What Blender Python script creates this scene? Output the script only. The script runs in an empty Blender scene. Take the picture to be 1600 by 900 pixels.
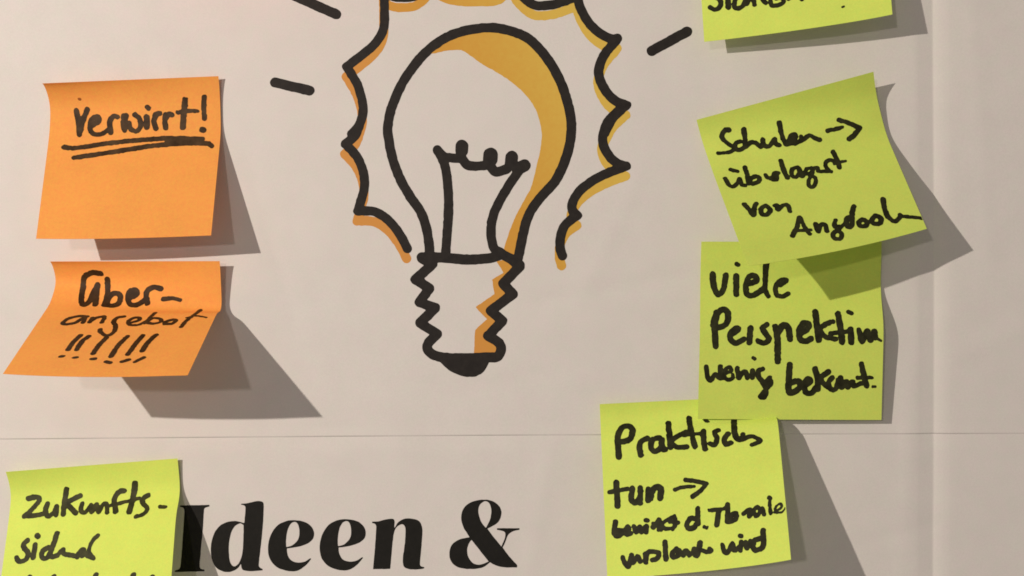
import bpy, math
import numpy as np

# ---------------------------------------------------------------- units
# Poster plane coordinates: X to the right, Y down, H out of the wall, in steps of 0.28 mm.
K = 0.00028
OX, OY = 800.0, 450.0
def W3(P):
    P = np.asarray(P, float)
    return np.stack([(P[..., 0]-OX)*K, -P[..., 2]*K, -(P[..., 1]-OY)*K], -1)

scene = bpy.context.scene
col = scene.collection

# ---------------------------------------------------------------- camera
PSI, DIST = math.radians(3.76), 2005.0
CAM = np.array([800+DIST*math.sin(PSI), 450.0, DIST*math.cos(PSI)])
FWD = np.array([-math.sin(PSI), 0, -math.cos(PSI)])
RGT = np.array([math.cos(PSI), 0, -math.sin(PSI)])
cd = bpy.data.cameras.new('camera'); cam = bpy.data.objects.new('camera', cd); col.objects.link(cam)
cam.location = W3(CAM)
cam.rotation_euler = (math.radians(90), 0, PSI)
cd.sensor_width = 36.0; cd.lens = 36.0*DIST/1600.0
cd.clip_start = 0.01; cd.clip_end = 50
scene.camera = cam

# ---------------------------------------------------------------- light
world = bpy.data.worlds.new("World"); scene.world = world; world.use_nodes = True
bg = world.node_tree.nodes['Background']
bg.inputs[0].default_value = (1.0, 0.87, 0.77, 1); bg.inputs[1].default_value = 0.205

def lamp(name, P, energy, colour, radius):
    l = bpy.data.lights.new(name, 'POINT'); o = bpy.data.objects.new(name, l); col.objects.link(o)
    o.location = W3(P); l.energy = energy; l.color = colour; l.shadow_soft_size = radius
    return o
lamp('room_spotlight', (-2983, -1068, 4095), 76.0, (1.0, 0.875, 0.76), 0.011)
lamp('second_room_lamp', (-1600, -980, 8500), 25.0, (1.0, 0.86, 0.78), 0.045)

scene.view_settings.view_transform = 'Standard'
scene.view_settings.look = 'None'
scene.view_settings.exposure = 0.0
scene.view_settings.gamma = 1.0
scene.render.engine = 'CYCLES'
scene.render.filter_size = 1.6
scene.cycles.filter_width = 1.7
scene.cycles.max_bounces = 8
scene.cycles.diffuse_bounces = 5

# ---------------------------------------------------------------- materials
def mat(name):
    m = bpy.data.materials.new(name); m.use_nodes = True
    nt = m.node_tree; nt.nodes.clear()
    out = nt.nodes.new('ShaderNodeOutputMaterial')
    return m, nt, out
def N(nt, t, **kw):
    n = nt.nodes.new(t)
    for k, v in kw.items():
        if k[0] == 'i' and k[1:].isdigit(): n.inputs[int(k[1:])].default_value = v
        else: setattr(n, k, v)
    return n
def noise(nt, vec, scale, detail=3, rough=.55):
    n = N(nt, 'ShaderNodeTexNoise'); n.inputs['Scale'].default_value = scale
    n.inputs['Detail'].default_value = detail; n.inputs['Roughness'].default_value = rough
    nt.links.new(vec, n.inputs['Vector']); return n
def maprange(nt, src, a, b, lo, hi):
    n = N(nt, 'ShaderNodeMapRange')
    for k, v in zip(('From Min', 'From Max', 'To Min', 'To Max'), (a, b, lo, hi)): n.inputs[k].default_value = v
    nt.links.new(src, n.inputs['Value']); return n.outputs['Result']
def scaled_colour(nt, colour, fac):
    n = N(nt, 'ShaderNodeVectorMath', operation='SCALE'); n.inputs[0].default_value = colour
    nt.links.new(fac, n.inputs['Scale']); return n.outputs[0]

def paper_material(name, colour, translucent=0.0, trans_colour=None, grain=0.05, rough=.75, mottle=.03):
    m, nt, out = mat(name)
    tc = N(nt, 'ShaderNodeTexCoord').outputs['Object']
    n1 = noise(nt, tc, 1500, 2, .7); n2 = noise(nt, tc, 60, 4)
    f1 = maprange(nt, n1.outputs['Fac'], .25, .75, 1-grain, 1+grain)
    f2 = maprange(nt, n2.outputs['Fac'], .3, .7, 1-mottle, 1+mottle)
    mu = N(nt, 'ShaderNodeMath', operation='MULTIPLY'); nt.links.new(f1, mu.inputs[0]); nt.links.new(f2, mu.inputs[1])
    c = scaled_colour(nt, colour, mu.outputs[0])
    # faint colour mottling of the stock
    n3 = noise(nt, tc, 700, 2)
    hs = N(nt, 'ShaderNodeHueSaturation'); nt.links.new(c, hs.inputs['Color'])
    nt.links.new(maprange(nt, n3.outputs['Fac'], .3, .7, .494, .506), hs.inputs['Hue'])
    c = hs.outputs['Color']
    n4 = noise(nt, tc, 170, 3, .6)
    m4 = N(nt, 'ShaderNodeMix', data_type='RGBA', blend_type='MULTIPLY'); m4.inputs[0].default_value = 1
    r4 = N(nt, 'ShaderNodeValToRGB'); nt.links.new(n4.outputs['Fac'], r4.inputs[0])
    r4.color_ramp.elements[0].position = .35; r4.color_ramp.elements[0].color = (1, .972, .968, 1)
    r4.color_ramp.elements[1].position = .65; r4.color_ramp.elements[1].color = (.975, .99, .955, 1)
    nt.links.new(c, m4.inputs[6]); nt.links.new(r4.outputs[0], m4.inputs[7]); c = m4.outputs[2]
    p = N(nt, 'ShaderNodeBsdfPrincipled'); nt.links.new(c, p.inputs['Base Color'])
    p.inputs['Roughness'].default_value = rough; p.inputs['Specular IOR Level'].default_value = .3
    bp = N(nt, 'ShaderNodeBump'); bp.inputs['Strength'].default_value = .25; bp.inputs['Distance'].default_value = .0001
    nb = noise(nt, tc, 900, 4, .65); nt.links.new(nb.outputs['Fac'], bp.inputs['Height'])
    nt.links.new(bp.outputs[0], p.inputs['Normal'])
    if translucent:
        t = N(nt, 'ShaderNodeBsdfTranslucent'); t.inputs['Color'].default_value = (*trans_colour, 1)
        mx = N(nt, 'ShaderNodeMixShader'); mx.inputs[0].default_value = translucent
        nt.links.new(p.outputs[0], mx.inputs[1]); nt.links.new(t.outputs[0], mx.inputs[2])
        nt.links.new(mx.outputs[0], out.inputs[0])
    else:
        nt.links.new(p.outputs[0], out.inputs[0])
    return m

def ink_material(name, dark, light, rough=.5, scale=260, spec=.16):
    m, nt, out = mat(name)
    tc = N(nt, 'ShaderNodeTexCoord').outputs['Object']
    n1 = noise(nt, tc, scale, 5, .6)
    mx = N(nt, 'ShaderNodeMix', data_type='RGBA')
    mx.inputs[6].default_value = (*dark, 1); mx.inputs[7].default_value = (*light, 1)
    nt.links.new(maprange(nt, n1.outputs['Fac'], .36, .68, 0, 1), mx.inputs[0])
    p = N(nt, 'ShaderNodeBsdfPrincipled'); nt.links.new(mx.outputs[2], p.inputs['Base Color'])
    p.inputs['Roughness'].default_value = rough; p.inputs['Specular IOR Level'].default_value = spec
    nt.links.new(p.outputs[0], out.inputs[0]); return m

M_POSTER = paper_material('poster_paper', (.738, .722, .715), grain=.035, mottle=.02, rough=.6)
M_WALL = paper_material('plaster_wall', (.55, .53, .50), grain=.08)
M_ORANGE = paper_material('orange_paper', (1.0, .425, .093), .06, (1.0, .38, .10))
M_GREEN = paper_material('yellow_green_paper', (.765, .95, .17), .06, (.62, .88, .12))
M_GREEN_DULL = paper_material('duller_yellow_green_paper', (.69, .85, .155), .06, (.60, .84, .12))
M_PINK = paper_material('pink_paper', (.95, .22, .30), .10, (.95, .2, .3))
M_PRINT = ink_material('printed_black', (.019, .0165, .0155), (.027, .0235, .021), .6, 400)
M_HEAD = ink_material('heading_black', (.0075, .0075, .006), (.011, .0105, .009), .6, 400, .2)
M_MARK_O = ink_material('marker_on_orange', (.036, .019, .007), (.088, .052, .024), .55, 200)
M_MARK_O2 = ink_material('marker_on_orange_darker', (.032, .015, .005), (.066, .034, .012), .55, 200)
M_MARK_G = ink_material('marker_on_green', (.014, .0145, .005), (.034, .036, .014), .55, 260)
M_MARK_G2 = ink_material('marker_on_green_paler', (.026, .028, .008), (.058, .060, .018), .55, 260)
M_SPECK = ink_material('brown_speck', (.30, .09, .02), (.38, .12, .03))

def yellow_print():
    m, nt, out = mat('printed_yellow_orange')
    tc = N(nt, 'ShaderNodeTexCoord').outputs['Object']
    sx = N(nt, 'ShaderNodeSeparateXYZ'); nt.links.new(tc, sx.inputs[0])
    a = N(nt, 'ShaderNodeMath', operation='MULTIPLY_ADD')
    nt.links.new(sx.outputs['X'], a.inputs[0]); a.inputs[1].default_value = 1/(360*K); a.inputs[2].default_value = (800-600)/360-.35
    b = N(nt, 'ShaderNodeMath', operation='MULTIPLY_ADD')
    nt.links.new(sx.outputs['Z'], b.inputs[0]); b.inputs[1].default_value = .45/(400*K); nt.links.new(a.outputs[0], b.inputs[2])
    n = noise(nt, tc, 500, 3)
    c = N(nt, 'ShaderNodeMath', operation='MULTIPLY_ADD'); nt.links.new(n.outputs['Fac'], c.inputs[0]); c.inputs[1].default_value = .25; nt.links.new(b.outputs[0], c.inputs[2])
    r = N(nt, 'ShaderNodeValToRGB'); nt.links.new(c.outputs[0], r.inputs[0])
    e = r.color_ramp.elements
    e[0].position = 0.0; e[0].color = (.67, .30, .062, 1)
    e[1].position = 1.0; e[1].color = (.72, .50, .085, 1)
    k = e.new(.45); k.color = (.66, .335, .042, 1)
    p = N(nt, 'ShaderNodeBsdfPrincipled'); nt.links.new(r.outputs[0], p.inputs['Base Color'])
    p.inputs['Roughness'].default_value = .6; p.inputs['Specular IOR Level'].default_value = .3
    nt.links.new(p.outputs[0], out.inputs[0]); return m
M_YELLOW = yellow_print()

# ---------------------------------------------------------------- object helpers
def link_mesh(name, verts, faces, m, parent=None, smooth=True):
    me = bpy.data.meshes.new(name); me.from_pydata([tuple(v) for v in verts], [], faces)
    if smooth: me.polygons.foreach_set('use_smooth', [True]*len(me.polygons))
    me.materials.append(m); me.update()
    o = bpy.data.objects.new(name, me); col.objects.link(o); o.parent = parent
    return o
def empty(name, loc):
    o = bpy.data.objects.new(name, None); col.objects.link(o); o.location = loc; o.empty_display_size = .02
    return o
def tag(o, label, cat, group=None):
    o['label'] = label; o['category'] = cat
    if group: o['group'] = group

# ---------------------------------------------------------------- strokes and outlines -> filled shapes
def spline(pts, n=7, closed=False):
    """Catmull-Rom through the points; a third value of 1 marks a sharp corner."""
    P = [np.array(p[:2], float) for p in pts]; C = [len(p) > 2 and p[2] == 1 for p in pts]
    m = len(P)
    if m < 3 and not closed: return np.array(P)
    out = []
    rng = range(m if closed else m-1)
    for i in rng:
        j = (i+1) % m; p1, p2 = P[i], P[j]
        p0 = P[i-1] if (i > 0 or closed) else p1
        p3 = P[(i+2) % m] if (i+2 < m or closed) else p2
        if C[i]: p0 = p1
        if C[j]: p3 = p2
        d = np.linalg.norm(p2-p1)+1e-9
        def lim(t): 
            l = np.linalg.norm(t); return t if l < d*1.5 else t*(d*1.5/l)
        t1, t2 = lim((p2-p0)*.5), lim((p3-p1)*.5)
        for k in range(n):
            t = k/n; a, b = t*t, t*t*t
            out.append((2*b-3*a+1)*p1+(b-2*a+t)*t1+(-2*b+3*a)*p2+(b-a)*t2)
    if not closed: out.append(P[-1])
    return np.array(out)

def parse(s):
    return [tuple(float(v) for v in q.split(',')) for q in s.split()]

RNG = np.random.default_rng(7)
def value_noise(X, Y, cell):
    G = RNG.standard_normal((64, 64))
    x, y = X/cell, Y/cell; xi, yi = np.floor(x).astype(int), np.floor(y).astype(int)
    fx, fy = x-xi, y-yi; fx = fx*fx*(3-2*fx); fy = fy*fy*(3-2*fy)
    g = lambda a, b: G[a % 64, b % 64]
    return (g(xi, yi)*(1-fx)+g(xi+1, yi)*fx)*(1-fy)+(g(xi, yi+1)*(1-fx)+g(xi+1, yi+1)*fx)*fy

def seg_dist(X, Y, poly, r0, r1):
    """min over the polyline of (distance - radius), radius running from r0 to r1."""
    F = np.full(X.shape, 1e9); n = len(poly)
    if n == 1:
        return np.hypot(X-poly[0][0], Y-poly[0][1])-r0
    for i in range(n-1):
        a, b = poly[i], poly[i+1]; ab = b-a; L = ab@ab+1e-12
        t = np.clip(((X-a[0])*ab[0]+(Y-a[1])*ab[1])/L, 0, 1)
        r = r0+(r1-r0)*(i+t)/(n-1)
        F = np.minimum(F, np.hypot(X-a[0]-t*ab[0], Y-a[1]-t*ab[1])-r)
    return F
def poly_sdf(X, Y, poly):
    n = len(poly); F = np.full(X.shape, 1e9); ins = np.zeros(X.shape, bool)
    for i in range(n):
        a, b = poly[i], poly[(i+1) % n]; ab = b-a; L = ab@ab+1e-12
        t = np.clip(((X-a[0])*ab[0]+(Y-a[1])*ab[1])/L, 0, 1)
        F = np.minimum(F, np.hypot(X-a[0]-t*ab[0], Y-a[1]-t*ab[1]))
        c = ((a[1] > Y) != (b[1] > Y)) & (X < (b[0]-a[0])*(Y-a[1])/(b[1]-a[1]+1e-12)+a[0])
        ins ^= c
    return np.where(ins, -F, F)

def region_mesh(field, xs, ys):
    """Polygons covering field < 0 on a regular grid (marching squares)."""
    ny, nx = field.shape; field = np.where(np.abs(field) < 1e-3, 1e-3, field)
    neg = field < 0; verts = []; idx = {}; faces = []
    any_ = neg[:-1, :-1] | neg[1:, :-1] | neg[:-1, 1:] | neg[1:, 1:]
    def gv(j, i):
        k = (j, i)
        if k not in idx: idx[k] = len(verts); verts.append((xs[i], ys[j]))
        return idx[k]
    def ev(j, i, j2, i2):
        k = (j, i, j2, i2) if (j, i) < (j2, i2) else (j2, i2, j, i)
        if k not in idx:
            a, b = field[k[0], k[1]], field[k[2], k[3]]; t = a/(a-b)
            idx[k] = len(verts)
            verts.append((xs[k[1]]+t*(xs[k[3]]-xs[k[1]]), ys[k[0]]+t*(ys[k[2]]-ys[k[0]])))
        return idx[k]
    for j, i in zip(*np.nonzero(any_)):
        cs = ((j, i), (j+1, i), (j+1, i+1), (j, i+1)); poly = []
        for q in range(4):
            a, b = cs[q], cs[(q+1) % 4]
            if neg[a]: poly.append(gv(*a))
            if neg[a] != neg[b]: poly.append(ev(*a, *b))
        if len(poly) >= 3: faces.append(tuple(poly))
    return np.array(verts), faces

# ---------------------------------------------------------------- the poster sheet
def crease_y(X): return 691.5-.0132*(X) - 1.5*np.sin(X/500.0)
PN = np.random.default_rng(3).uniform(0, 6.28, 12)
def poster_h(X, Y):
    X = np.asarray(X, float); Y = np.asarray(Y, float)
    h = -2.4+.8*np.sin(X/170+PN[0]+.6*np.sin(Y/210+PN[1]))*np.sin(Y/260+PN[2])+.6*np.sin((X*.6+Y)/120+PN[3])*np.sin((X-Y*.4)/190+PN[4])
    h = h+.35*np.sin((X*1.1-Y*.5)/62+PN[5])*np.sin((X*.4+Y)/83+PN[6])
    # standing fold down the right-hand side: the sheet drops towards it, then steps up
    d = X-(1446+2*np.sin(Y/300))
    h = h-3.4*np.clip(1+d/26, 0, 1)**1.0*(d < 0)
    rise = 1-(1-np.clip(d/30, 0, 1))**2
    h = np.where(d >= 0, h-3.4+rise*4.0-.6*np.clip((d-60)/220, 0, 1), h)
    # fold across the sheet: a narrow groove with the paper pulled in on both sides
    e = Y-crease_y(X)
    h = h+(.5*np.clip(1+e/14, 0, 1)*(e < 0)-1.3*np.clip(1-(e-1.8)/22, 0, 1)*(e >= 1.8)+np.where((e >= 0) & (e < 1.8), .5-e, 0))*(.8+.3*np.sin(X/37))
    for ax, ay, bx, by, amp, w in RIDGES:
        L = math.hypot(bx-ax, by-ay); tx, ty = (bx-ax)/L, (by-ay)/L
        u = (X-ax)*tx+(Y-ay)*ty; v = (X-ax)*-ty+(Y-ay)*tx
        end = np.clip(u/60+.5, 0, 1)*np.clip((L-u)/60+.5, 0, 1)
        h = h+1.5*amp*(np.exp(-np.abs(v)/w)-.2)*end*(3*end-2*end**2)/1.0
    return h
# soft handling creases, first three imitate faint cast shadows: from, to, height, width
RIDGES = [(820, 476, 1095, 424, -.9, 13), (1325, 845, 1452, 812, -.9, 12), (1452, 812, 1610, 868, -.8, 12), (1412, 560, 1398, 960, .7, 9),
          (480, 705, 720, 770, .7, 22), (1010, 250, 905, 470, .6, 16), (1500, -20, 1530, 420, .7, 20), (380, 250, 460, 520, -.6, 20),
          (60, 20, 420, 70, .6, 22), (1460, 560, 1620, 500, .6, 15), (860, 700, 820, 930, .6, 18), (700, 620, 930, 560, -.5, 18)]
poster = empty('poster', W3((800, 450, 0)))
poster.location = (0, 0, 0)
tag(poster, 'large off-white paper poster with printed light bulb drawing and black heading, creased by folds', 'poster')
def sheet():
    cols = sorted(set(list(np.arange(-700, 2401, 9.0))+[1446+v for v in (-24, -18, -12, -9, -6, -4, -2, 0, 1.5, 3.5, 6, 9, 13, 18, 24)]))
    cols = [c for c in cols]
    offs = list(np.concatenate([np.arange(-2100, -30, 9.0), [-27, -22, -18, -14, -11, -8.5, -6.5, -5, -4, -3, -2.2, -1.5, -.8, 0, .6, 1.2, 1.8, 2.3, 3, 4, 5, 6.5, 8.5, 11, 14, 18, 22, 27], np.arange(33, 1500, 9.0)]))
    X, O = np.meshgrid(cols, offs)
    # columns near the standing fold follow its slight bend
    Y = O+crease_y(X)
    X = X+2*np.sin(Y/300)*np.exp(-((X-1446)/60)**2)
    Hh = poster_h(X, Y)
    P = W3(np.stack([X, Y, Hh], -1)).reshape(-1, 3); ny, nx = X.shape
    F = [(j*nx+i, (j+1)*nx+i, (j+1)*nx+i+1, j*nx+i+1) for j in range(ny-1) for i in range(nx-1)]
    n0 = len(P)
    # back face and rim give the sheet its thickness
    ring = [(0, i) for i in range(nx)]+[(j, nx-1) for j in range(1, ny)]+[(ny-1, i) for i in range(nx-2, -1, -1)]+[(j, 0) for j in range(ny-2, 0, -1)]
    P2 = [tuple(P[j*nx+i]+np.array([0, .0002, 0])) for j, i in ring]
    m = len(ring)
    F += [(ring[k][0]*nx+ring[k][1], ring[(k+1) % m][0]*nx+ring[(k+1) % m][1], n0+(k+1) % m, n0+k) for k in range(m)]
    return link_mesh('paper_sheet', list(map(tuple, P))+P2, F, M_POSTER, poster)
sheet()

# wall behind the poster
x0, x1, z0, z1 = -1.6, 1.8, -1.3, 1.5
wall = link_mesh('wall', [(x0, .006, z0), (x1, .006, z0), (x1, .006, z1), (x0, .006, z1), (x0, .12, z0), (x1, .12, z0), (x1, .12, z1), (x0, .12, z1)],
                 [(0, 1, 2, 3), (5, 4, 7, 6), (4, 0, 3, 7), (1, 5, 6, 2), (3, 2, 6, 7), (4, 5, 1, 0)], M_WALL, None, False)
wall['kind'] = 'structure'

# picture position (1600 x 900 tracing) -> place on the flat sheet
def trace_to_sheet(p):
    p = np.asarray(p, float); d = FWD+np.outer((p[:, 0]-800)/DIST, RGT)+np.outer((p[:, 1]-450)/DIST, [0, 1, 0])
    t = (CAM[2]+2.4)/-d[:, 2]
    return (CAM+d*t[:, None])[:, :2]

def print_shape(name, strokes=(), polys=(), holes=(), m=None, lift=.25, step=1.4, rough=.25, shift=(0, 0), parent=None):
    """strokes: (points, r0, r1); everything given in tracing coordinates."""
    S = [(trace_to_sheet(spline(p)+np.array(shift)), a, b) for p, a, b in strokes]
    Pl = [trace_to_sheet(spline(p, 6, True)+np.array(shift)) for p in polys]
    Hl = [trace_to_sheet(spline(p, 6, True)+np.array(shift)) for p in holes]
    A = np.concatenate([s[0] for s in S]+Pl); pad = 12
    xs = np.arange(A[:, 0].min()-pad, A[:, 0].max()+pad, step); ys = np.arange(A[:, 1].min()-pad, A[:, 1].max()+pad, step)
    X, Y = np.meshgrid(xs, ys); F = np.full(X.shape, 1e9)
    for p, a, b in S: F = np.minimum(F, seg_dist(X, Y, p, a, b))
    for p in Pl: F = np.minimum(F, poly_sdf(X, Y, p))
    for p in Hl: F = np.maximum(F, -poly_sdf(X, Y, p))
    F = F+rough*value_noise(X, Y, 4.5)
    v, f = region_mesh(F, xs, ys)
    P = W3(np.column_stack([v, poster_h(v[:, 0], v[:, 1])+lift]))
    return link_mesh(name, P, f, m, parent or poster)

def Z(x0, y0, s):
    """strokes written in an enlarged tracing: returns a converter to full-size tracing coordinates"""
    def f(txt, r, r1=None):
        out = []
        for q in txt.split(';'):
            p = [(x0+t[0]/s, y0+t[1]/s)+t[2:] for t in parse(q)]
            out.append((p, r/s, (r if r1 is None else r1)/s))
        return out
    return f

# ---- light bulb drawing
z1_, z2_, z3_, z5_, z8_ = Z(410, 0, 2.353), Z(520, 180, 3.3333), Z(620, 380, 4.0909), Z(660, 200, 4.09), Z(580, 0, 4)
one = Z(0, 0, 1)
glass = one('671.5,398 670,378 665.5,354 656.5,330 640,306 625,279 613,246 606.5,212 606,196 612,168 631,126 665,82 707,54 758,43.5 792.5,47 826.5,61 856,93 877.5,132 890,174 892.5,208 884.5,246 868,282 844,309 827.5,333 818.5,360 812.5,390 808,408', 7.6)
collar = one('659,402 680,402 700,403 730,405.5 766,403 784,397', 8) + one('780,395 799,405 812,414', 8)
screw = z3_('160,98 228,135,1 118,232,1 208,288,1 145,378,1 245,412,1 148,510,1 258,580,1 197,645 208,695 280,728 430,735 560,730 635,728 664,690 655,640 582,592,1 675,497,1 600,432,1 742,325,1 680,258,1 785,150,1 740,110', 32)
blob = [parse('683.6,553 693,571 713,585 735,589.3 752,584 761.3,571 764,556')]
bulb = print_shape('bulb_outline', glass+collar+screw, blob, (), M_PRINT, .30)
fil = z5_('95,140 135,215 155,300 166,430 166,550 157,680 148,820;95,140 145,185 250,195', 30)+z5_('252,115 251,145', 41)+z5_('250,190 285,235 340,243 410,238', 30)
fil += z5_('436,172 433,200', 47)+z5_('430,235 468,280 540,262', 31)+z5_('571,186 566,230;652,240 610,262', 40)+z5_('620,270 560,355 500,455 452,560 438,660 450,750 478,795', 30)+z5_('478,790 500,800', 34)
print_shape('filament', fil, (), (), M_PRINT, .36)
# spiky glow line round the bulb, printed once in black and once in yellow slightly lower
spikes = [
    z1_('447,-60 449,40 444,110 405,170 310,245,1 352,318 370,400 358,455 328,492', 17),
    z2_('150,15 120,100 65,150,1 122,212 157,290 165,370 150,435 130,500,1 215,502 290,548 350,622 388,695', 24.5),
    z8_('1290,-60 1292,-10 1310,55 1362,145 1430,208 1500,243 1540,240', 29),
    z1_('1300,150 1255,205 1236,270 1262,335 1300,372 1338,387,1 1290,432 1258,490', 17.5),
    z2_('1490,-25 1432,35 1406,110 1412,165 1442,215 1480,250 1528,266,1 1430,302 1340,350 1280,402 1247,460 1250,500 1274,522,1 1212,570 1187,630 1184,690 1195,732', 24.5),
    z8_('60,-120 100,-40 150,-18 215,-14 280,-25 345,-75 380,-140,1', 28),
    z8_('380,-140,1 450,-80 560,-52 680,-50 800,-62 870,-140,1', 28),
    z8_('870,-140,1 920,-50 1000,22 1070,36 1170,20 1290,-25', 29)]
sp = [s for g in spikes for s in g]
print_shape('glow_outline', sp, (), (), M_PRINT, .30)
print_shape('glow_outline_yellow', sp, (), (), M_YELLOW, .10, shift=(-1, 15.5))
inner = parse('665,84 700,79 724,80 750,98 792,123 822,149 839,176 846,205 845,230 839.5,255 829,294 808,333 794.5,366 788,387 788,400,1 808,402,1 818,360 828,333 844,309 868,282 884,246 892,208 890,174 877,132 856,93 826,61 792,47 758,44 707,54')
print_shape('bulb_shading', (), [inner], (), M_YELLOW, .14)
scr = [tuple([620+t[0]/4.0909, 380+t[1]/4.0909, 1]) for t in parse('636,115 682,190 608,232 625,325 503,408 575,485 500,555 493,712 640,712 650,660 565,600 640,500 590,430 710,325 665,255 750,155 700,105')]
print_shape('screw_shading', (), [scr], (), M_YELLOW, .14)
for t in ('120,-14 272,53', '46,303 174,333', '1431,187 1562,116'):
    print_shape('ray_dash', z1_(t, 18.5), (), (), M_PRINT, .30)

# ---- heading letters
def letter(ch, outer, holes, x0, y0, s, dx=0, dy=0):
    cv = lambda txt: [(x0+t[0]/s+dx, y0+t[1]/s+dy)+t[2:] for t in parse(txt)]
    o = print_shape('printed_letter', (), [cv(outer)], [cv(h) for h in holes], M_HEAD, .28, 1.0, .12)
    o['label'] = 'large black printed character "%s"' % ch
A = (260, 770, 5.714); Bz = (520, 770, 5.333)
letter('I', '122,112,1 385,107,1 385,121,1 348,134 336,160 328,300 312,480 298,640 306,674 340,685,1 340,700,1 75,707,1 75,693,1 112,681 126,655 140,500 150,350 160,200 160,150 148,130 122,126,1', [], *A)
letter('d', '666,97,1 720,93 800,75 850,77 867,100 864,250 846,450 825,640 835,665 860,679,1 860,692,1 760,699 690,690 671,665 668,625,1 640,670 580,703 520,704 450,672 410,600 397,500 415,395 460,312 530,264 620,252 695,270,1 703,190 706,130 692,112 666,106,1',
       ['690,288,1 655,273 610,300 580,352 563,430 558,520 570,618 605,655 640,635 665,590 681,520 688,400'], *A)
EO = '1296,585,1 1240,652 1170,694 1090,698 990,665 925,590 907,490 930,380 990,292 1070,252 1150,244 1240,262 1300,310 1318,370 1300,422 1240,462 1160,485 1075,497,1 1082,550 1112,600 1170,622 1235,613 1284,583,1'
EH = '1070,484,1 1068,420 1080,340 1105,282 1140,261 1170,275 1185,320 1186,380 1166,430 1120,470'
letter('e', EO, [EH], *A)
letter('e', EO, [EH], *A, dx=80.8, dy=-1.4)
letter('n', '328,240,1 380,238 440,222 495,217 513,235 511,300,1 545,245 600,216 660,216 715,235 742,280 745,340 736,470 725,590 735,613 762,619,1 762,632,1 680,640 610,630 587,600 583,540 600,420 605,320 596,275 570,264 530,288 508,340 495,440 478,634,1 335,637,1 350,470 362,290 354,262 328,252,1', [], *Bz)
letter('&', '1265,57 1340,74 1395,125 1402,190 1370,252 1287,299,1 1340,370 1404,447,1 1425,400 1438,350 1424,322 1368,308,1 1368,296,1 1556,295,1 1556,309,1 1500,322 1462,350 1440,400 1415,457,1 1470,530 1536,603,1 1534,622,1 1430,622 1370,610 1310,580,1 1240,625 1140,636 1040,620 985,570 971,500 995,430 1060,387 1140,372,1 1090,290 1069,210 1090,130 1160,75',
       ['1275,294,1 1235,240 1212,160 1225,100 1268,71 1305,90 1320,150 1310,220', '1155,392,1 1220,475 1298,573,1 1230,599 1170,588 1130,540 1118,480 1130,430'], *Bz)

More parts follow.
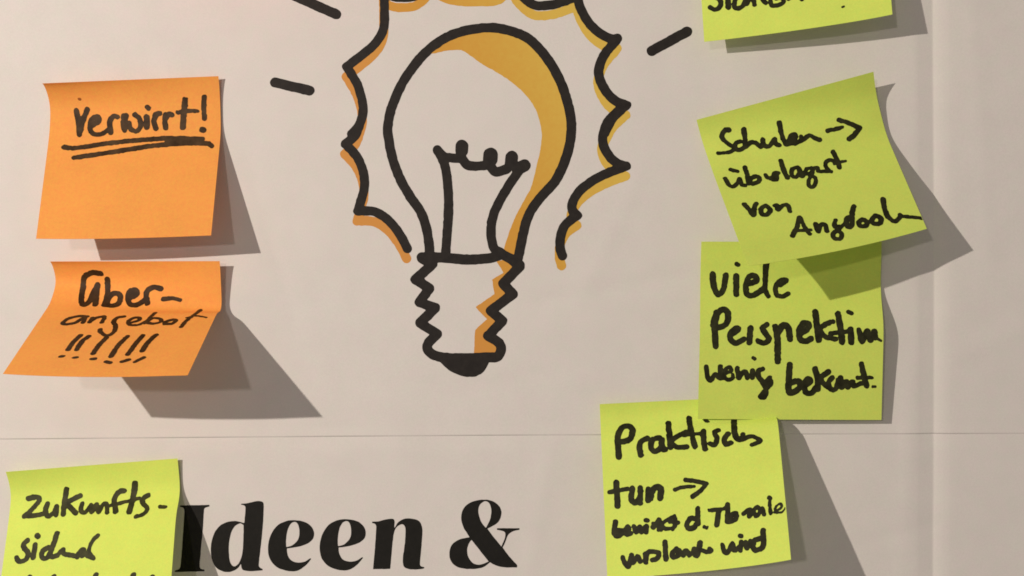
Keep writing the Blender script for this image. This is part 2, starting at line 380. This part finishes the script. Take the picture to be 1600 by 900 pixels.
# ---------------------------------------------------------------- sticky notes
SIZE = 271.9
def profile(q, sg, S):
    """height above the poster down one edge: lifted lip, stuck strip, then a straight flap, bends softened"""
    h0, sA, hA, sB, hB, h1 = q
    sf = np.linspace(-.3, 1.3, 321); xs = np.array([0, sA, sB, 1.]); ys = np.array([h0, hA, hB, h1])
    y = np.interp(sf, xs, ys)
    y = np.where(sf < 0, ys[0]+(ys[1]-ys[0])/xs[1]*sf, y); y = np.where(sf > 1, ys[3]+(ys[3]-ys[2])/(1-xs[2])*(sf-1), y)
    k = np.exp(-.5*(np.arange(-60, 61)*.005/sg)**2); k /= k.sum()
    y = np.convolve(np.pad(y, 60, mode='reflect', reflect_type='odd'), k, 'valid')
    return np.interp(S, sf, y)
NU, NS = 41, 97
class Note:
    """a square of paper stuck near its top edge and curling off the poster; hL and hR are the
    distances from the poster down its left and right edges"""
    def __init__(s, x0, y0, rot, hL, hR, wf, base=1.0, sg=.05, lip=2.5, fix=((0, 0),)*4):
        s.W = SIZE*wf; S = np.linspace(0, 1, NS); U = np.linspace(0, 1, NU)
        a, b = np.maximum(profile(hL, sg, S), 0), np.maximum(profile(hR, sg, S), 0)
        c, q = math.cos(math.radians(rot)), math.sin(math.radians(rot)); g = np.zeros((NU, NS, 3))
        for i, u in enumerate(U):
            h = np.maximum(a*(1-u)+b*u, 0)+lip*(1-.75*u)*np.exp(-S/.055)
            dh = np.gradient(h, S)/s.W; ds = np.sqrt(np.clip(1-dh**2, .02, 1))
            dn = np.concatenate([[0], np.cumsum((ds[1:]+ds[:-1])/2)*(S[1]-S[0])])*s.W
            g[i, :, 0] = x0+u*s.W*c-dn*q; g[i, :, 1] = y0+u*s.W*q+dn*c; g[i, :, 2] = h+base
            for d in (0, 1):     # slightly out-of-square cut
                g[i, :, d] += (fix[0][d]*(1-u)+fix[1][d]*u)*(1-S)+(fix[3][d]*(1-u)+fix[2][d]*u)*S
        s.g = g
        du = np.gradient(g, axis=0); dv = np.gradient(g, axis=1); n = np.cross(du, dv)
        n /= np.linalg.norm(n, axis=-1, keepdims=True); n *= np.sign(n[..., 2:3]+1e-9); s.n = n
    def ev(s, u, v, arr=None):
        arr = s.g if arr is None else arr
        x = np.clip(u, 0, 1)*(NU-1); y = np.clip(v, 0, 1)*(NS-1)
        i = np.minimum(x.astype(int), NU-2); j = np.minimum(y.astype(int), NS-2); fx = (x-i)[:, None]; fy = (y-j)[:, None]
        return (arr[i, j]*(1-fx)+arr[i+1, j]*fx)*(1-fy)+(arr[i, j+1]*(1-fx)+arr[i+1, j+1]*fx)*fy
    def ext(s, u, v):     # evaluates a little beyond the edges too
        uc, vc = np.clip(u, 0, 1), np.clip(v, 0, 1); P = s.ev(uc, vc); e = .02
        P = P+(s.ev(np.clip(uc, e, 1), vc)-s.ev(np.clip(uc, e, 1)-e, vc))/e*(u-uc)[:, None]
        return P+(s.ev(uc, np.clip(vc, e, 1))-s.ev(uc, np.clip(vc, e, 1)-e))/e*(v-vc)[:, None]
    def proj(s, P):
        d = P-CAM; z = d@FWD; return np.stack([800+DIST*(d@RGT)/z, 450+DIST*d[:, 1]/z], -1)
    def unproject(s, p):
        """where the pen line traced at p lies on the curled sheet, as distances across and down"""
        p = np.asarray(p, float); u = np.full(len(p), .5); v = np.full(len(p), .5)
        for _ in range(30):
            q = s.proj(s.ext(u, v)); e = .01
            qu = (s.proj(s.ext(u+e, v))-q)/e; qv = (s.proj(s.ext(u, v+e))-q)/e; r = p-q
            det = qu[:, 0]*qv[:, 1]-qu[:, 1]*qv[:, 0]
            du = (r[:, 0]*qv[:, 1]-r[:, 1]*qv[:, 0])/det; dv = (qu[:, 0]*r[:, 1]-qu[:, 1]*r[:, 0])/det
            u = np.clip(u+np.clip(du, -.2, .2), -.6, 1.6); v = np.clip(v+np.clip(dv, -.2, .2), -.6, 1.6)
        return np.stack([u*s.W, v*s.W], -1)
    def build(s, m, label, group):
        root = empty('sticky_note', W3(s.g[NU//2, 0])); tag(root, label, 'sticky note', group)
        s.root = root; s.off = np.array(root.location)
        F = W3(s.g).reshape(-1, 3)-s.off; Bk = W3(s.g-s.n*.36).reshape(-1, 3)-s.off
        # local frame: shift by the root position only
        f = [(i*NS+j, i*NS+j+1, (i+1)*NS+j+1, (i+1)*NS+j) for i in range(NU-1) for j in range(NS-1)]
        n0 = len(F); f += [tuple(n0+k for k in reversed(q)) for q in f]
        ring = [(0, j) for j in range(NS)]+[(i, NS-1) for i in range(1, NU)]+[(NU-1, j) for j in range(NS-2, -1, -1)]+[(i, 0) for i in range(NU-2, 0, -1)]
        rr = [i*NS+j for i, j in ring]; k = len(rr); n1 = 2*n0
        V = np.concatenate([F, Bk, F[rr], Bk[rr]])
        f += [(n1+a, n1+k+a, n1+k+(a+1) % k, n1+(a+1) % k) for a in range(k)]
        o = link_mesh('note_sheet', V, f, m, root)
        return root
    def write(s, word, strokes, m, name='handwritten_word', step=1.0, rough=.33, lift=.28, bold=None):
        if bold is None: bold = .02 if word and any(k in word for k in ('bewirkt', 'Theorie', 'verstanden', 'wird', 'wenig')) else .3
        rough = rough if bold > 0 else .2
        S = [(s.unproject(spline(p)), a+bold, b+bold) for p, a, b in strokes]
        Aa = np.concatenate([q[0] for q in S])
        lo = np.maximum(Aa.min(0)-10, .6); hi = np.minimum(Aa.max(0)+10, s.W-.6)
        xs = np.arange(lo[0], hi[0], step); ys = np.arange(lo[1], hi[1], step)
        X, Y = np.meshgrid(xs, ys); F = np.full(X.shape, 1e9)
        for p, a, b in S: F = np.minimum(F, seg_dist(X, Y, p, a, b))
        F = F+rough*value_noise(X, Y, 3.2)+rough*.6*value_noise(X, Y, 9)
        v, f = region_mesh(F, xs, ys)
        if not f: return
        u, t = v[:, 0]/s.W, v[:, 1]/s.W
        P = s.ev(u, t)+s.ev(u, t, s.n)*lift
        o = link_mesh(name, W3(P)-s.off, [q[::-1] for q in f], m, s.root)
        if word: o['label'] = 'handwritten black marker %s' % word
        return o

ORG = 'orange sticky notes on the poster'; GRN = 'yellow-green sticky notes on the poster'

# 1 verwirrt!
n = Note(65.3, 126.8, -2.37, [28.4, 0.154, 8.8, 0.317, 17.8, 84.9], [4.3, 0.13, 0.0, 0.32, 0.2, 67.7], 0.985, sg=.045, lip=8, fix=((-2.2, 2), (2.5, -.6), (-1, -1), (-.9, 2.9)))
n.build(M_ORANGE, 'orange sticky note reading "verwirrt!" with a double underline', ORG)
t = Z(90, 140, 6.154)
n.write('word "verwirrt!"', t('182,205 198,300 210,435;285,190 245,290 212,430', 25)+t('335,345 395,305 390,265 340,275 313,340 325,410 375,432 440,418 495,380;515,275 500,330 512,415;505,300 535,257 575,262', 24)
        + t('635,252 628,330 645,393;645,393 685,320 700,375 755,400 797,355 790,285 742,243;660,250 650,330', 23)+t('856,262 858,362', 27)+t('860,168 872,182', 22)
        + t('940,240 925,300 945,372;928,290 950,240 980,228', 25)+t('1040,240 1032,300 1040,370;1035,290 1065,238 1098,242', 25)+t('1225,100 1215,200 1205,362', 27)+t('1158,220 1240,205 1345,207', 22, 17)
        + t('1410,75 1405,180 1413,280', 24, 20)+t('1390,388 1402,390', 28), M_MARK_O)
n.write('double underline', t('60,555 180,562 500,515 800,485 1100,467 1390,478', 25, 24)+t('160,655 300,635 600,590 900,543 1200,518 1450,518', 24, 25)+t('1050,500 1390,495', 20)+t('1450,518 1482,545', 22), M_MARK_O, 'underline')
n.write(None, t('208,90 214,92', 13), M_SPECK, 'ink_speck')

# 2 Überangebot
n = Note(71.0, 408.7, -0.19, [18.8, 0.144, 2.7, 0.289, 26.4, 190.1], [15.6, 0.278, 7.2, 0.338, 27.6, 181.2], 0.993, sg=.032, lip=8, fix=((.3, -.3), (-.2, 0), (1, -.5), (.7, .2)))
n.build(M_ORANGE, 'orange sticky note bent sharply forward, with a row of exclamation marks', ORG)
t = Z(80, 410, 5.292)
n.write('word "Über-"', t('408,90 340,86 278,118 264,200 250,300 265,352 310,330 352,245 382,185;385,190 375,260 365,348', 23)+t('465,142 468,230 455,300 440,350;445,345 500,268 550,258 573,292 553,345 500,360 440,352', 23)
        + t('655,295 705,265 700,230 652,238 633,290 650,345 700,355 750,330 790,300;795,340 785,270 802,228 850,206 908,218', 22)+t('925,306 1000,297 1065,312', 19, 15), M_MARK_O2)
n.write('word "angebot"', t('298,448 230,445 150,463 97,498 112,512 190,502 255,468 292,450;284,458 262,500', 17)+t('340,460 318,495;320,490 372,460 432,448 440,462 418,498', 17)
        + t('602,448 548,458 515,492 532,520 520,570 480,602 440,600 408,575 405,555', 19)+t('645,502 720,482 732,460 682,460 637,490 652,517 720,517 780,488', 16)
        + t('862,416 812,460 772,505;778,500 840,462 900,468 905,492 850,506 800,502', 16)+t('935,505 950,490 1010,474 1030,482 1000,506 940,510', 18)+t('1232,398 1160,450 1110,490 1075,533', 18)+t('1120,457 1200,442 1282,456', 13, 10), M_MARK_O2)
for a, b, ra, rb in (('242,605 180,662 140,722', '75,780 98,776', 21, 15), ('310,612 250,660 210,722', '186,789 214,786', 21, 15), ('455,625 400,680 348,752', '336,800 362,798', 21, 17),
             ('630,612 552,690 495,778', '455,822 485,830', 21, 19), ('757,605 700,672 632,762', '585,822 642,806', 21, 18), ('865,602 800,662 752,732', '692,823 765,788', 22, 18)):
    n.write(None, t(a, ra)+t(b, rb), M_MARK_O2, 'exclamation_mark')

# 3 zukunfts-
n = Note(-4.3, 742.1, -4.35, [16.8, 0.141, 4.2, 0.328, 24.9, 103.6], [3.5, 0.195, 0.4, 0.324, 27.3, 104.6], 1.000, fix=((0, 0), (1.9, -1.2), (1, 0), (0, 0)))
n.build(M_GREEN, 'yellow-green sticky note reading "zukunfts-", left of the heading and covering its edge', GRN)
t = Z(10, 740, 5.625)
n.write('word "zukunfts-"', t('192,217 260,207 290,228 240,300 158,370;158,374 230,372 320,357', 23, 20)+t('362,265 343,330 370,373 420,340 442,292;440,292 437,362', 23)+t('527,138 510,250 500,358;650,192 565,237 520,262;540,275 610,348', 23)
        + t('665,265 655,325 690,343 730,300 745,275;745,285 750,340 790,270 812,338 850,272 880,270 885,342', 20)+t('1038,152 990,160 950,220 955,290 960,333', 21, 23)+t('890,290 1000,260 1100,235 1170,215', 16)
        + t('1130,87 1115,200 1080,338', 25)+t('1245,192 1197,225 1202,262 1238,310 1200,358 1138,378', 22, 19)+t('1352,292 1395,294', 18), M_MARK_G2)
n.write('word "sicher"', t('185,587 152,617 157,652 193,702 168,758 112,772 88,738', 23, 20)+t('252,627 237,735;268,545 276,553', 24)+t('365,652 317,682 312,733 350,743 388,692', 23)+t('445,527 412,630 385,700 402,732 450,718', 23)
        + t('450,718 482,680 500,668 500,700 530,712 580,720 620,735;620,735 640,692 672,668 682,700 670,722', 21)+t('803,545 752,600 725,680 760,738;690,712 765,747', 19), M_MARK_G2)
n.write('line running off at the bottom', t('205,912 190,1010;415,905 400,1010;785,892 765,1020;1115,894 1095,1020;1282,910 1290,1010', 23)+t('190,1010 300,1000 400,1010;600,960 640,1010', 22), M_MARK_G2)

# 4 stand (runs off the top of the picture)
n = Note(1080.2, -196.6, -3.13, [18.4, 0.147, 3.4, 0.345, 13.9, 34.6], [36.2, 0.133, 1.1, 0.348, 34.2, 56.4], 1.021)
n.build(M_GREEN, 'yellow-green sticky note cut off by the top edge, only the feet of its letters visible', GRN)
t = Z(1090, 0, 8)
n.write('line of letters', t('300,-120 210,-100 195,-50 270,-10 292,45 268,98 210,122 155,92', 30, 27)+t('372,-160 385,92', 33)+t('560,-70 480,-20 458,80 510,105 570,65 595,10', 28)+t('597,0 615,50 655,-40 690,-20 712,62', 27)
        + t('780,-90 815,-10 848,36', 27)+t('905,-160 915,30 932,70 1010,62 1068,30 1060,-20 980,-20', 27)+t('1120,-60 1135,-4 1200,-60', 17)+t('1298,-60 1300,-14', 30), M_MARK_G)
n.write(None, Z(1070, 0, 4.1026)('1010,45 1020,41', 5), M_MARK_G, 'ink_speck')

# 6 Praktisch tun (lowest of the overlapping three)
n = Note(937.6, 626.6, -2.54, [12.2, 0.121, 9.0, 0.2, 27.9, 78.5], [0.0, 0.104, 0.5, 0.186, 33.3, 128.3], 0.983, fix=((-1, 2.7), (0, 1), (-3.2, .3), (-1.2, .6)))
n.build(M_GREEN, 'yellow-green sticky note reading "Praktisch tun", its top corner tucked under the note above', GRN)
t = Z(940, 640, 5.625)
n.write('word "Praktisch"', t('150,413 145,330 143,235 180,160 240,148 272,190 250,258 200,280 152,282', 26)+t('345,398 332,330 347,282 400,252', 24)+t('510,250 452,262 432,330 470,368 520,330 530,262;525,290 540,345 562,350', 25, 22)
        + t('588,122 595,230 607,332', 25)+t('740,197 662,237 622,270;612,290 660,330 745,328', 22)+t('767,77 785,180 820,325', 23)+t('722,225 860,212', 18)+t('895,190 897,270 910,343', 25)+t('912,92 932,104', 17)
        + t('1025,182 992,202 1013,250 998,308 952,300', 21)+t('1112,215 1078,260 1092,303 1135,293', 22)+t('1150,20 1163,90 1165,180 1187,252 1240,258', 24)+t('1242,217 1250,258 1290,238 1340,242 1395,275 1320,310', 19, 16), M_MARK_G)
n.write('word "tun" and arrow', t('130,642 135,740 140,845', 25)+t('72,727 150,710 228,697', 18)+t('270,692 262,790 300,818 338,760 340,690;340,700 340,820', 23)+t('410,702 412,795;430,780 450,705 490,678 520,702 513,778', 26)
        + t('645,703 720,681 810,675', 17, 13)+t('737,618 830,630 920,652;920,655 870,712 800,765', 18, 20), M_MARK_G)
t = Z(940, 770, 5.333)
n.write('word "bewirkt"', t('115,240 105,340 140,358 180,322 125,312', 21)+t('192,340 230,300 215,282 192,320 210,350 245,338', 18)+t('268,280 290,330 320,282 332,330 362,282', 18)+t('375,272 370,330', 19)+t('368,228 382,234', 20)
        + t('432,260 432,290 480,222 476,310;486,240 492,310', 19)+t('590,202 505,258 532,300 602,290', 15)+t('605,197 615,260 592,300;572,240 635,250', 19), M_MARK_G)
n.write('words "d. Theorie"', t('800,132 802,258;792,222 742,212 712,258 722,295 770,288 802,242', 22)+t('858,285 874,290', 17)+t('900,146 980,140 1050,125', 17)+t('977,150 960,265', 22)+t('1050,97 1050,160 1045,240;1045,240 1090,182 1122,175 1118,220 1060,240', 21)
        + t('1180,175 1240,138 1230,195 1290,122 1320,152 1290,195 1268,152;1340,130 1352,178', 18)+t('1398,42 1406,48', 17)+t('1405,60 1400,100 1410,170', 12, 16)+t('1440,160 1500,120 1487,90 1452,120 1450,160 1500,162 1530,130', 12, 9), M_MARK_G)
n.write('word "verstanden"', t('175,537 200,600 225,612 242,542;250,520 262,582 300,530 320,572', 20)+t('360,512 370,580 382,502 430,490 480,502 460,550 420,560', 19)+t('528,410 530,480 537,553', 22)
        + t('622,468 587,510 600,538 640,520 642,482 680,520 700,482 732,520', 20)+t('820,418 812,460 800,520 770,505 772,472', 22)+t('830,480 870,492 912,485 900,466', 18), M_MARK_G)
n.write('word "wird"', t('1005,432 1022,490 1050,500 1090,425 1105,480 1155,442', 19)+t('1162,408 1157,480', 19)+t('1154,358 1164,362', 18)+t('1200,412 1210,460 1240,402', 19)+t('1345,317 1347,440 1292,478 1262,450 1272,402 1320,382', 22), M_MARK_G)

# 5 viele Perspektiven
n = Note(1091.7, 377.1, 0.66, [8.0, 0.2, 5.1, 0.5, 22, 20], [5.6, 0.262, 0.0, 0.48, 25, 15], 1.011, 1.6, fix=((1, 1.6), (0, -.7), (.7, -.4), (-2, 0)))
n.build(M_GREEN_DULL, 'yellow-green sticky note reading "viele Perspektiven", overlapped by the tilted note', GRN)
t = Z(1090, 400, 5.333)
n.write('word "viele"', t('125,152 135,250 170,318 213,280 235,162', 24)+t('322,167 322,318', 24)+t('325,66 338,74', 17)+t('430,228 488,207 480,167 432,172 403,240 412,320 460,328 530,287 560,262', 23)+t('573,57 565,150 563,270 590,338', 24, 18)
        + t('690,240 735,205 690,208 650,262 660,325 710,335 755,313', 23, 18), M_MARK_G)
n.write('word "Perspektiven"', t('130,575 150,500 205,445 250,470 250,538 212,588 145,595', 24)+t('160,470 143,580 145,680 150,750', 25)+t('290,650 338,612 325,603 282,630 272,690 320,725 388,692', 22)+t('440,602 430,718', 24)
        + t('575,572 540,600 562,642 595,690 560,725 502,708', 22)+t('645,592 665,680 667,878;668,640 710,580 750,592 765,650 770,692', 25)+t('860,645 920,602 920,562 880,562 845,620 852,690 900,710 942,690', 23)
        + t('980,467 995,580 1010,698', 25)+t('1125,547 1060,572 1022,610 1060,670 1150,692', 20)+t('1170,482 1190,600 1205,718', 24)+t('1105,647 1180,636 1260,630', 17)+t('1275,612 1280,718', 24)+t('1256,467 1282,477', 16)
        + t('1345,617 1370,712 1412,622 1440,702 1472,625 1482,680', 21)+t('1482,680 1500,692 1528,706', 14, 9), M_MARK_G)
t = Z(1090, 545, 5.333)
n.write('word "wenig"', t('72,150 82,235 108,263 145,214 172,237 200,245 214,228;187,148 186,228', 20)+t('228,206 280,186 268,152 236,168 222,215 248,258 290,245 294,215', 15)+t('330,162 342,240 370,202 400,192 415,240', 20)+t('458,182 455,240', 21)+t('462,75 474,81', 17)
        + t('545,167 505,182 512,240 560,282 600,240', 21)+t('597,240 612,290 560,350 522,398 558,402 572,345 540,282', 18, 21), M_MARK_G)
n.write('word "bekannt."', t('768,132 760,240 757,350 790,365 850,322 840,270 780,282', 24)+t('890,310 940,272 920,250 890,290 900,360 950,365 985,322', 22)+t('980,167 1000,250 1000,335', 24)+t('1090,192 1030,237 1050,290 1120,338', 21)
        + t('1120,242 1092,282 1110,338 1150,330 1170,262', 20)+t('1190,240 1200,320 1240,272 1250,320 1290,272 1300,310 1360,290', 20)+t('1365,127 1385,220 1410,308', 22)+t('1332,240 1450,240', 16)+t('1460,316 1478,316', 11), M_MARK_G)

# 7 Schulen überlagert von Angeboten (top of the overlapping three)
n = Note(1086.5, 192.9, -15.08, [13.0, 0.12, 8.0, 0.358, 40.1, 143.1], [33.9, 0.15, 10.8, 0.372, 3.1, 80.9], 1.011, fix=((-1.5, -1.0), (-3.7, 2.9), (-1.7, -.4), (.8, -.9)))
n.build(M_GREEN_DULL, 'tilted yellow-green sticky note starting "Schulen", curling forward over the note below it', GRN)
t = Z(1110, 170, 6.4)
n.write('word "Schulen" and arrow', t('185,212 142,217 112,282 180,350 238,392 190,433 78,443', 25, 18)+t('300,327 252,350 248,395 290,412 340,385', 23)+t('335,207 345,290 350,380 400,337 450,342 502,383', 25, 21)+t('522,307 537,363 590,373 638,302;640,302 652,350 690,363', 24, 20)
        + t('690,142 710,250 752,350 800,348', 25, 22)+t('792,332 850,292 845,257 802,272 792,330 840,348 900,320', 23)+t('905,278 925,308 990,267 1040,292 1092,308', 21)+t('1172,220 1320,186', 22, 18)+t('1282,112 1400,150 1490,193;1490,196 1440,260 1388,303', 22, 25), M_MARK_G)
n.write('word "überlagert"', t('150,697 182,760 230,778 270,740 290,702;290,702 312,758 345,768', 22)+t('200,607 272,628', 19)+t('345,587 370,680 387,750;385,748 402,702 450,677 488,692 478,730 420,753', 23)
        + t('552,662 572,692 620,682 642,642 678,642;662,652 660,712 600,702', 20)+t('705,522 735,620 770,688', 24)+t('870,587 822,602 812,660 850,683 895,640 882,592;882,602 915,677', 22)
        + t('1008,590 962,602 952,648 1000,642 1032,602', 20)+t('1020,640 985,710 985,768 1020,783 1052,740 1045,690 1000,665', 20)+t('1045,592 1070,592 1082,625 1140,625 1205,628;1195,625 1150,572 1160,532 1200,512 1240,530', 20)
        + t('1225,432 1270,520 1290,588', 23)+t('1240,547 1345,524', 19, 15), M_MARK_G)
t = Z(1150, 290, 5.333)
n.write('word "von"', t('70,157 110,202 145,248 152,182 168,152', 20)+t('245,167 207,195 217,240 260,240 285,202 247,167', 20)+t('320,167 340,162 346,203 390,167 430,163 450,215', 17), M_MARK_G)
n.write('word "Angeboten"', t('470,418 510,340 530,267 562,330 615,405', 21, 17)+t('502,375 620,370', 15)+t('662,322 686,383;690,370 702,332 740,327 757,378', 20)+t('830,290 820,342 872,342 850,370 810,400 817,438 868,443 880,400 847,377', 18)
        + t('870,350 930,290', 16)+t('980,175 965,240 968,320 950,348 922,332 927,272 960,262', 20)+t('1050,280 1020,310 1040,338 1085,333 1090,302 1052,280', 19)+t('1160,250 1130,290 1150,318 1200,313 1205,272 1162,250', 20)
        + t('1225,112 1235,180 1265,258 1320,298 1360,270 1365,247', 21, 19)+t('1365,245 1400,258 1480,265 1552,272', 15), M_MARK_G)

# 8 pink note just above the picture: its glow reddens the paper at the top
n = Note(262, -315, 3, [6, .12, 2, .35, 30, 110], [5, .12, 2, .35, 26, 100], 1.0)
n.build(M_PINK, 'pink sticky note just above the top edge, left of the bulb', None)
